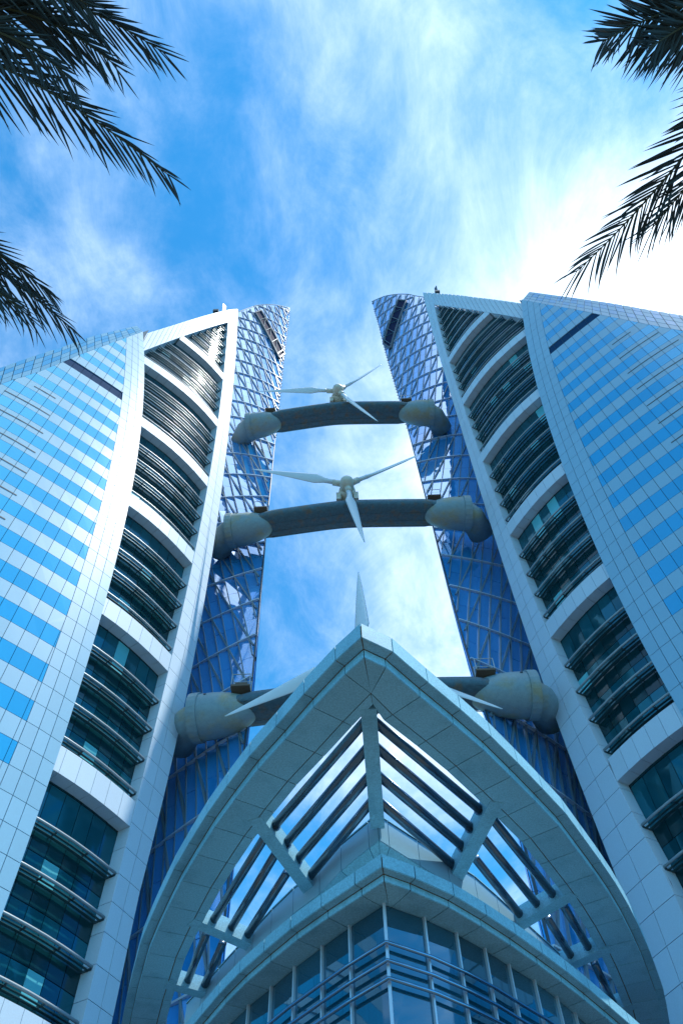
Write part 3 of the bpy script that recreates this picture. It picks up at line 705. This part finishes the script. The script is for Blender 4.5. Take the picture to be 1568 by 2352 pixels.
def turbine(k, proto=None):
    label, c, ang = tl_[k]; sc = SCB[k]; c = Vector((c[0] * sc, c[1] * sc, scz(k, c[2])))
    T = root('wind_turbine', c, label, 'wind turbine', 'wind turbines on the sky bridges')
    # hub: rounded spinner and three root sockets
    n = 20
    def lathe(prof, m, name, par, org, ax=Vector((0, 1, 0))):
        V, F = [], []
        a1 = Vector((1, 0, 0)); a2 = Vector((0, 0, 1))
        for y, r in prof:
            for j in range(n): a = 2 * math.pi * j / n; V.append(org + ax * y + a1 * (r * math.cos(a)) + a2 * (r * math.sin(a)))
        for i in range(len(prof) - 1):
            for j in range(n): F.append((i * n + j, i * n + (j + 1) % n, i * n + n + (j + 1) % n, i * n + n + j))
        F += [tuple(reversed(range(n))), tuple(range((len(prof) - 1) * n, len(prof) * n))]
        return centred(name, V, F, m, par, smooth=True)
    lathe([(-1.15, .05), (-1.08, .38), (-.85, .66), (-.4, .84), (.2, .86), (.55, .78)], 'hub', 'hub', T, c)
    na = lathe([(.55, .7), (.6, .95), (1.2, 1.08), (3.0, 1.05), (4.0, .85), (4.3, .3)], 'hub', 'nacelle', T, c)
    zb = bl[k][1] + .8
    v, f = tube_geo([Vector((c.x, c.y + 2.3, c.z - .4)), Vector((c.x, c.y + 2.3, zb))], .9, 14); centred('pedestal', v, f, 'hub', T)
    for sx in (-1, 1):
        v, f = box_geo((c.x + sx * 1.05, c.y + 1.6, c.z - 1.1), (.28, 0, 0), (0, .8, 0), (0, 0, .75)); centred('side_box', v, f, 'hub', T)
    for b in range(3):
        a = math.radians(ang + 120 * b); d = Vector((math.cos(a), 0, math.sin(a))); tn = Vector((-math.sin(a), 0, math.cos(a)))
        v, f = tube_geo([c + d * .5, c + d * 1.75], .40, 14); centred('blade_root', v, f, 'hub', T, smooth=True)
        V, F = [], []; st = []
        for i in range(19):
            u = i / 18; r = 1.7 + (13.15 * sc - 1.7) * u
            if u < .08: ch, thk, tw = .62, .55, 0.5
            elif u < .22: k_ = (u - .08) / .14; k_ = k_ * k_ * (3 - 2 * k_); ch, thk, tw = .62 + (1.32 - .62) * k_, .55 - .25 * k_, .45
            else: k_ = (u - .22) / .78; ch, thk, tw = 1.32 * (1 - k_) ** .9 + .10, .30 * (1 - k_) + .03, .45 - .35 * k_
            st.append((r, ch, thk, tw))
        m_ = 14
        for r, ch, thk, tw in st:
            cd = (tn * math.cos(tw) + Vector((0, 1, 0)) * math.sin(tw)); td = (Vector((0, 1, 0)) * math.cos(tw) - tn * math.sin(tw))
            for j in range(m_):
                q = 2 * math.pi * j / m_; x = math.cos(q); y = math.sin(q)
                V.append(c + d * r + cd * (ch * .5 * x - ch * .12) + td * (thk * .5 * y * (1 - .45 * x if ch > .7 else 1)))
        for i in range(18):
            for j in range(m_): F.append((i * m_ + j, i * m_ + (j + 1) % m_, i * m_ + m_ + (j + 1) % m_, i * m_ + m_ + j))
        F += [tuple(reversed(range(m_))), tuple(range(18 * m_, 19 * m_))]
        centred('blade', V, F, 'turbine', T, smooth=True)
    return T
for k in (1, 2, 3): bridge(k); turbine(k)
pl = ['small railed platform on the left end of the lowest bridge', 'small railed platform on the right end of the lowest bridge', 'small railed platform on the left end of the middle bridge', 'small railed platform on the right end of the middle bridge', 'small railed platform on the left end of the topmost bridge', 'small railed platform on the right end of the topmost bridge']
for i, (x, y, z) in enumerate(DATA['plat']):
    kb = i // 2 + 1; sc = SCB[kb]; z = bl[kb][1] + 1.0 * sc; x = x * sc; y = (49.6 if x < 0 else 48.9) * sc
    T = root('access_platform', (x, y, z), pl[i], 'platform', 'access platforms on the bridges')
    v, f = box_geo((x, y, z + .12), (.8, 0, 0), (0, .5, 0), (0, 0, .1)); centred('base', v, f, 'platform', T)
    if i % 2 == 0: v, f = box_geo((x, y + .1, z + .45), (.5, 0, 0), (0, .3, 0), (0, 0, .22)); centred('winch', v, f, 'platform', T)
    for sx in (-1, 1):
        for sy in (-1, 1):
            v, f = box_geo((x + sx * .76, y + sy * .45, z + .8), (.035, 0, 0), (0, .035, 0), (0, 0, .6)); centred('post', v, f, 'dullmetal', T)
    for sy in (-1, 1):
        v, f = box_geo((x, y + sy * .45, z + 1.42), (.80, 0, 0), (0, .03, 0), (0, 0, .03)); centred('rail', v, f, 'dullmetal', T)

# ---------------------------------------------------------------- entrance building with pointed stone canopy
K = DATA['K']
E = root('entrance_building', (0.9, 30, 0), 'pointed stone entrance building with a ring canopy of tubes over a glass prow', 'building')
def ext(P, n, s):
    P = [Vector((a, b)) for a, b in P]; d = (P[-1] - P[-2]).normalized(); e = (P[-1] - P[-3]).normalized(); turn = d.angle_signed(e) if len(P) > 3 else 0
    for i in range(n): P.append(P[-1] + d * s)
    return P
def wing(Lp, Rp): return list(reversed([Vector(p) for p in Lp])) + [Vector(p) for p in Rp[1:]]
def smooth_wing(P, first, stp, n):
    """resample one wing from the apex with joints at first, then every stp metres"""
    D = catmull([tuple(p) for p in P], 16); S = np.concatenate([[0], np.cumsum(np.hypot(*(D[1:] - D[:-1]).T))]); o = [Vector(P[0])]; s = first
    for i in range(n):
        if s <= S[-1]: o.append(Vector((np.interp(s, S, D[:, 0]), np.interp(s, S, D[:, 1]))))
        else:
            d = Vector(D[-1] - D[-9]).normalized(); o.append(Vector(D[-1]) + d * (s - S[-1]))
        s += stp
    return o
def miter(P, w, fix=None):
    o = []; n = len(P)
    for i in range(n):
        a = (P[i] - P[i - 1]).normalized() if i else None; b = (P[i + 1] - P[i]).normalized() if i < n - 1 else None
        if a is None: a = b
        if b is None: b = a
        na, nb = Vector((-a.y, a.x)), Vector((-b.y, b.x)); m = (na + nb) / (1 + na.dot(nb)); o.append(P[i] + m * w)
    ia = min(range(n), key=lambda i: P[i].y)
    if 0 < ia < n - 1 and w > 0:
        for i in range(n):
            if (i < ia and o[i].x > o[ia].x) or (i > ia and o[i].x < o[ia].x): o[i] = o[ia].copy()
    return o
def ring(name, P, w0, h0, w1, h1, th, m, par, gap=.019, lim=300):
    """one row of panels along P between (w0,h0) and (w1,h1); th = thickness vector in (w,h)"""
    A0, A1 = miter(P, w0), miter(P, w1); B0, B1 = miter(P, w0 + th[0]), miter(P, w1 + th[0]); ps = Pieces(name, m, par, lim)  # one row of alike panels
    for i in range(len(P) - 1):
        f = gap / max((P[i + 1] - P[i]).length, .1)
        def pt(Q, k, h): q = Q[i].lerp(Q[i + 1], k); return Vector((q.x, q.y, h))
        s = 1 if h1 == h0 else 1
        dw = .010
        e = .02 / max(abs(w1 - w0) + abs(h1 - h0), .3)
        def lv(a, b, k): return a + (b - a) * k
        def P4(Q0, Q1, dh):
            r = []
            for k, v in ((f, e), (1 - f, e), (1 - f, 1 - e), (f, 1 - e)):
                r.append(pt(Q0, k, h0 + dh).lerp(pt(Q1, k, h1 + dh), v))
            return r
        fr = P4(A0, A1, 0); bk = P4(B0, B1, th[1])
        if (fr[2] - fr[0]).cross(fr[3] - fr[1]).length > .06: ps.add(fr, bk)
    ps.done()
def sheet(name, P, prof, m, par):
    Q = [miter(P, w) for w, h in prof]; V, F = [], []
    for i in range(len(P)):
        for k, (w, h) in enumerate(prof): V.append((Q[k][i].x, Q[k][i].y, h))
    c = len(prof)
    for i in range(len(P) - 1):
        for k in range(c - 1): F.append((i * c + k, i * c + k + 1, (i + 1) * c + k + 1, (i + 1) * c + k))
    return centred(name, V, F, m, par)
OL = smooth_wing(K['out_L'], .912, 1.74, 18); OR = smooth_wing(K['out_R'], .81, 1.71, 18)
P = wing(OL, OR)
ring('soffit_panel', P, 0.0, 20.0, 1.17, 20.0, (0, .08), 'canopy', E)
ring('soffit_panel', P, 1.17, 20.0, 1.55, 20.0, (0, .08), 'canopy', E)
ring('fascia_panel', P, 0.0, 20.0, 0.0, 20.38, (.08, 0), 'canopy', E)
ring('groove_panel', P, -.38, 20.38, 0.0, 20.38, (0, .08), 'canopy', E)
ring('fascia_panel', P, -.38, 20.38, -.38, 21.08, (.08, 0), 'canopy', E)
ring('inner_panel', P, 1.55, 20.0, 1.55, 21.05, (-.08, 0), 'canopy', E)
ring('top_panel', P, -.38, 21.08, 1.6, 21.08, (0, -.08), 'canopy', E)
sheet('canopy_core', P, [(.05, 20.05), (1.5, 20.05), (1.5, 21.0), (-.33, 21.0), (-.33, 20.42), (.05, 20.42), (.05, 20.05)], 'rustjoint', E)
# lower eave over the glass prow
LL = smooth_wing([K['lo_L'][i] for i in range(5)], .95, 1.5, 12); LR = smooth_wing(K['lo_R'], .95, 1.5, 12); Q = wing(LL, LR)
GLw = 0.86
ring('eave_soffit_panel', Q, 0.0, 15.7, GLw + .15, 15.7, (0, .08), 'canopy', E)
ring('eave_fascia_panel', Q, 0.0, 15.7, 0.0, 15.93, (.08, 0), 'canopy', E)
ring('eave_groove_panel', Q, -.28, 15.93, 0.0, 15.93, (0, .08), 'canopy', E)
ring('eave_fascia_panel', Q, -.28, 15.93, -.28, 16.38, (.08, 0), 'canopy', E)
ring('eave_top_panel', Q, -.28, 16.38, 3.6, 16.38, (0, -.08), 'canopy', E)
sheet('eave_core', Q, [(.05, 15.75), (1.0, 15.75), (1.0, 16.3), (-.22, 16.3), (-.22, 15.97), (.05, 15.97), (.05, 15.75)], 'rustjoint', E)
# upper wall with its sloping under-edge
WL = smooth_wing([(0.87, 24.66)] + [tuple(p) for p in K['w_L'][1:]], .55, 1.65, 10); WR = smooth_wing([(0.87, 24.66)] + [tuple(p) for p in K['w_R'][1:]], .55, 1.65, 10); Wp = wing(WL, WR)
ring('cladding_panel', Wp, 0.0, 19.45, 0.0, 20.5, (.08, 0), 'clad', E, gap=.018)
ring('sloping_panel', Wp, 0.0, 19.43, .9, 19.0, (.02, .08), 'canopy', E)
ring('coping_panel', Wp, -.06, 20.56, .5, 20.56, (0, -.05), 'canopy', E)
sheet('upper_wall', Wp, [(.06, 20.5), (.06, 19.46), (.95, 19.05), (.95, 16.3)], 'canopy', E)
sheet('roof', Wp, [(.06, 20.5), (1.4, 20.5)], 'canopy', E)
# glass prow
GL_ = [Vector(p) for p in K['gl_L']]; GR_ = [Vector(p) for p in K['gl_R']]; GR_[0] = GL_[0]
def more(P, n, s):
    d = (P[-1] - P[-2]).normalized()
    for i in range(n): P.append(P[-1] + d * s)
    return P
GW = list(reversed(more(GL_, 4, 1.4))) + more(GR_, 4, 1.35)[1:]
wp = Pieces('window_pane', 'entglass', E)
hs = [15.7, 12.0, 8.4, 4.8, 1.2, 0.0]
for i in range(len(GW) - 1):
    a, b = GW[i], GW[i + 1]; d = (b - a).normalized(); nn = Vector((-d.y, d.x, 0))
    for k in range(len(hs) - 1):
        r = random.uniform(-.006, .006)
        fr = [Vector((*(a + d * .02), hs[k + 1] + .02)) + nn * r, Vector((*(b - d * .02), hs[k + 1] + .02)), Vector((*(b - d * .02), hs[k] - .02)), Vector((*(a + d * .02), hs[k] - .02)) - nn * r]
        wp.add(fr, [p + nn * .04 for p in fr], True)
wp.done()
gm = miter(GW, -.03); gr3 = miter(GW, -.20); gi = miter(GW, .08)
for i in range(len(GW)):
    p = gm[i]; d = (GW[min(i + 1, len(GW) - 1)] - GW[max(i - 1, 0)]).normalized(); n2 = Vector((d.y, -d.x, 0)); apex = i == len(GL_) - 1
    v, f = box_geo((p.x, p.y, 7.86), Vector((d.x, d.y, 0)) * (.045 if apex else .032), n2 * .06, (0, 0, 7.84)); centred('mullion', v, f, 'mull', E)
for hr in (14.41, 13.89, 13.40):
    tube('handrail', [Vector((p.x, p.y, hr)) for p in gr3], .055, 'rail', E, 12)
bk = Pieces('rail_bracket', 'mull', E, 60)
for i in range(len(GW)):
    for hr in (14.41, 13.89, 13.40):
        a = gm[i]; b = gr3[i]; v, f = tube_geo([Vector((a.x, a.y, hr)), Vector((b.x, b.y, hr))], .02, 6); bk.raw(v, f)
bk.done()
sheet('inner_wall', GW, [(.10, 16.2), (.10, 0)], 'bracket', E)
# pergola beams and tubes
def beam(a, b, hw=.26, zl=19.975, zh=20.62):
    a, b = Vector(a), Vector(b); d = (b - a).normalized(); n = Vector((-d.y, d.x)) * hw; c = (a + b) / 2
    v, f = box_geo((c.x, c.y, (zl + zh) / 2), Vector((d.x, d.y, 0)) * ((b - a).length / 2), Vector((n.x, n.y, 0)), (0, 0, (zh - zl) / 2)); bo = centred('beam', v, f, 'canopy', E)
    return bo
def along(p, q, e0, e1):
    p, q = Vector(p), Vector(q); d = (q - p).normalized(); return p - d * e0, q + d * e1
BM = [((.62, 18.72), (.85, 24.75)),
      along((-3.15, 24.95), (-2.0, 27.95), 1.1, 1.2), along((-5.92, 30.75), (-4.6, 31.95), 1.0, 1.0), along((-7.6, 35.1), (-6.8, 35.6), .9, 1.4),
      along((4.85, 24.5), (3.95, 27.65), 1.0, 1.1), along((8.0, 29.85), (6.72, 31.2), .8, 1.3), along((9.9, 33.75), (9.1, 34.4), .9, 1.5), along((11.65, 38.4), (10.6, 39.2), .8, 1.0)]
for a, b in BM: beam(a, b)
for a, b in DATA['K']['pL'] + DATA['K']['pR']:
    a, b = Vector(a), Vector(b); d = (b - a).normalized()
    st_ = a - d * .15
    if a.y < 24: st_ = a + (a - b) * ((a.x - .8) / (b.x - a.x) if abs(b.x - a.x) > .1 else 0)
    p0, p1 = Vector((st_.x, st_.y, 20.3)), Vector((b.x, b.y, 20.3)) + Vector((d.x, d.y, 0)) * .06
    tb = tube('pergola_tube', [p0, p1], .17, 'pipe', E, 14)
    for q, s in ((p1, -1),):
        dd = Vector((d.x, d.y, 0)); v, f = tube_geo([q + dd * s * .10, q + dd * s * .02], .22, 14); centred('flange', v, f, 'pipe', tb)

# ---------------------------------------------------------------- palms
def bez(P, t):
    a = [Vector(p) for p in P]
    while len(a) > 1: a = [a[i].lerp(a[i + 1], t) for i in range(len(a) - 1)]
    return a[0]
def leaf_geo(ln, wd, droop):
    """folded pointed leaflet along +X"""
    V, F = [], []; n = 5
    for i in range(n + 1):
        u = i / n; wv = .58 * wd * (.55 + .45 * math.sin(min(u * 2.2, 1.57))) * (1 - u ** 3.0) + .0006; z = -droop * u * u
        V += [(u * ln, -wv / 2, z + wv * .25), (u * ln, 0, z), (u * ln, wv / 2, z + wv * .25)]
    for i in range(n):
        for k in range(2): F.append((i * 3 + k, i * 3 + k + 1, i * 3 + 4 + k, i * 3 + 3 + k))
    return V, F
LEAF = []
for k in range(5):
    v, f = leaf_geo(1.0, .062 + .006 * k, .02 + .045 * k); me = mesh_from('leaflet', v, f, 'leaf'); LEAF.append(me)
def leaf_mw(p, d, upv, ln):
    x = d.normalized(); y = upv.cross(x).normalized(); z = x.cross(y); R = Matrix((x, y, z)).transposed().to_4x4()
    return Matrix.Translation(p) @ R @ Matrix.Diagonal((ln, ln * random.uniform(.8, 1.15), ln, 1))
def frond(T, ctrl, ll, seen=True, npair=46, t0=.25, sides=((40, 1.0), (40, 1.0)), sag=.10):
    pts = [bez(ctrl, i / 24) for i in range(25)]
    V, F = tube_geo(pts, .022, 6, .004); fr = centred('frond', V, F, 'rachis', T, smooth=True)
    VV, FF = [], []
    for i in range(npair):
        u = t0 + (1 - t0) * (i / (npair - 1)); p = bez(ctrl, u); t = (bez(ctrl, min(u + .01, 1.0)) - bez(ctrl, u - .01)).normalized()
        sd = t.cross(Vector((0, 0, 1))).normalized(); up_ = sd.cross(t)
        for s in (-1, 1):
            ln = ll * (1.05 - .55 * u ** 3) * random.uniform(.82, 1.08) * (0.7 + .3 * min(1, u * 3))
            sa, sl_ = sides[0] if s < 0 else sides[1]; ln *= sl_
            a = math.radians(sa * (1.25 - .75 * u) + random.uniform(-5, 5)); el = random.choice((-.35, .1, .45)) + random.uniform(-.12, .12)
            d = t * math.cos(a) + (sd * s * math.cos(el) + up_ * math.sin(el)) * math.sin(a) - Vector((0, 0, sag * random.uniform(.5, 1.2)))
            mw = leaf_mw(p, d, Vector((0, 0, 1)), ln)
            if seen: link('leaflet', random.choice(LEAF), fr, mw)
            else:
                v, f = leaf_geo(1, .07, .08); k = len(VV); VV += [mw @ Vector(q) for q in v]; FF += [tuple(x + k for x in q) for q in f]
    if VV: centred('leaflets', VV, FF, 'leaf', fr, 'stuff')
def palm(base, label, fronds, extra, ll, curve, npv=46, sd_=((40, 1.0), (40, 1.0))):
    T = root('palm_tree', base, label, 'palm tree', 'date palms over the plaza')
    cr = Vector(fronds[0][0]) if fronds else Vector(base) + Vector((0, 0, 8.6))
    b = Vector(base); pts = [b.lerp(Vector((cr.x, cr.y, cr.z - .25)), i / 14) + Vector((curve * math.sin(math.pi * i / 14), 0, 0)) for i in range(15)]
    V, F = [], []; n = 14
    for i in range(57):
        u = i / 56; k = u * 14; j = min(int(k), 13); p = pts[j].lerp(pts[j + 1], k - j); r = (.24 - .05 * u) * (1.09 if i % 2 else .95)
        for q in range(n): a = 2 * math.pi * q / n + i * .22; V.append(p + Vector((r * math.cos(a), r * math.sin(a), 0)))
    for i in range(56):
        for q in range(n): F.append((i * n + q, i * n + (q + 1) % n, i * n + n + (q + 1) % n, i * n + n + q))
    centred('trunk', V, F, 'trunk', T)
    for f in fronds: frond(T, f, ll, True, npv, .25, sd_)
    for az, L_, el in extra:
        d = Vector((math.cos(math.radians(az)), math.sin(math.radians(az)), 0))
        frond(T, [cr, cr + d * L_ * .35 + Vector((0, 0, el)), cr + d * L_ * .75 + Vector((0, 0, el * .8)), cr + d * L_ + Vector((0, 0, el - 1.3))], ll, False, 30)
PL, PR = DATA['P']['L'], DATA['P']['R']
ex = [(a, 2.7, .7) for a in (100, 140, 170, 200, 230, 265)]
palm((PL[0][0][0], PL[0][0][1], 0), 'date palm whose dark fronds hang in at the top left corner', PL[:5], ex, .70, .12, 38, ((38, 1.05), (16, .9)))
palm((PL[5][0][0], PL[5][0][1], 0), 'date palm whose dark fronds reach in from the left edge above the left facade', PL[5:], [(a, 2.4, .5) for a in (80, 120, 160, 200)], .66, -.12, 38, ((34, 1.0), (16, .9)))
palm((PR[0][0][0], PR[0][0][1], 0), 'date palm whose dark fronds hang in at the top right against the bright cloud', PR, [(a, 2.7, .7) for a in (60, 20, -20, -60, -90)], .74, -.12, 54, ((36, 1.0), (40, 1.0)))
bpy.context.view_layer.update()
print('objects', len(bpy.data.objects))
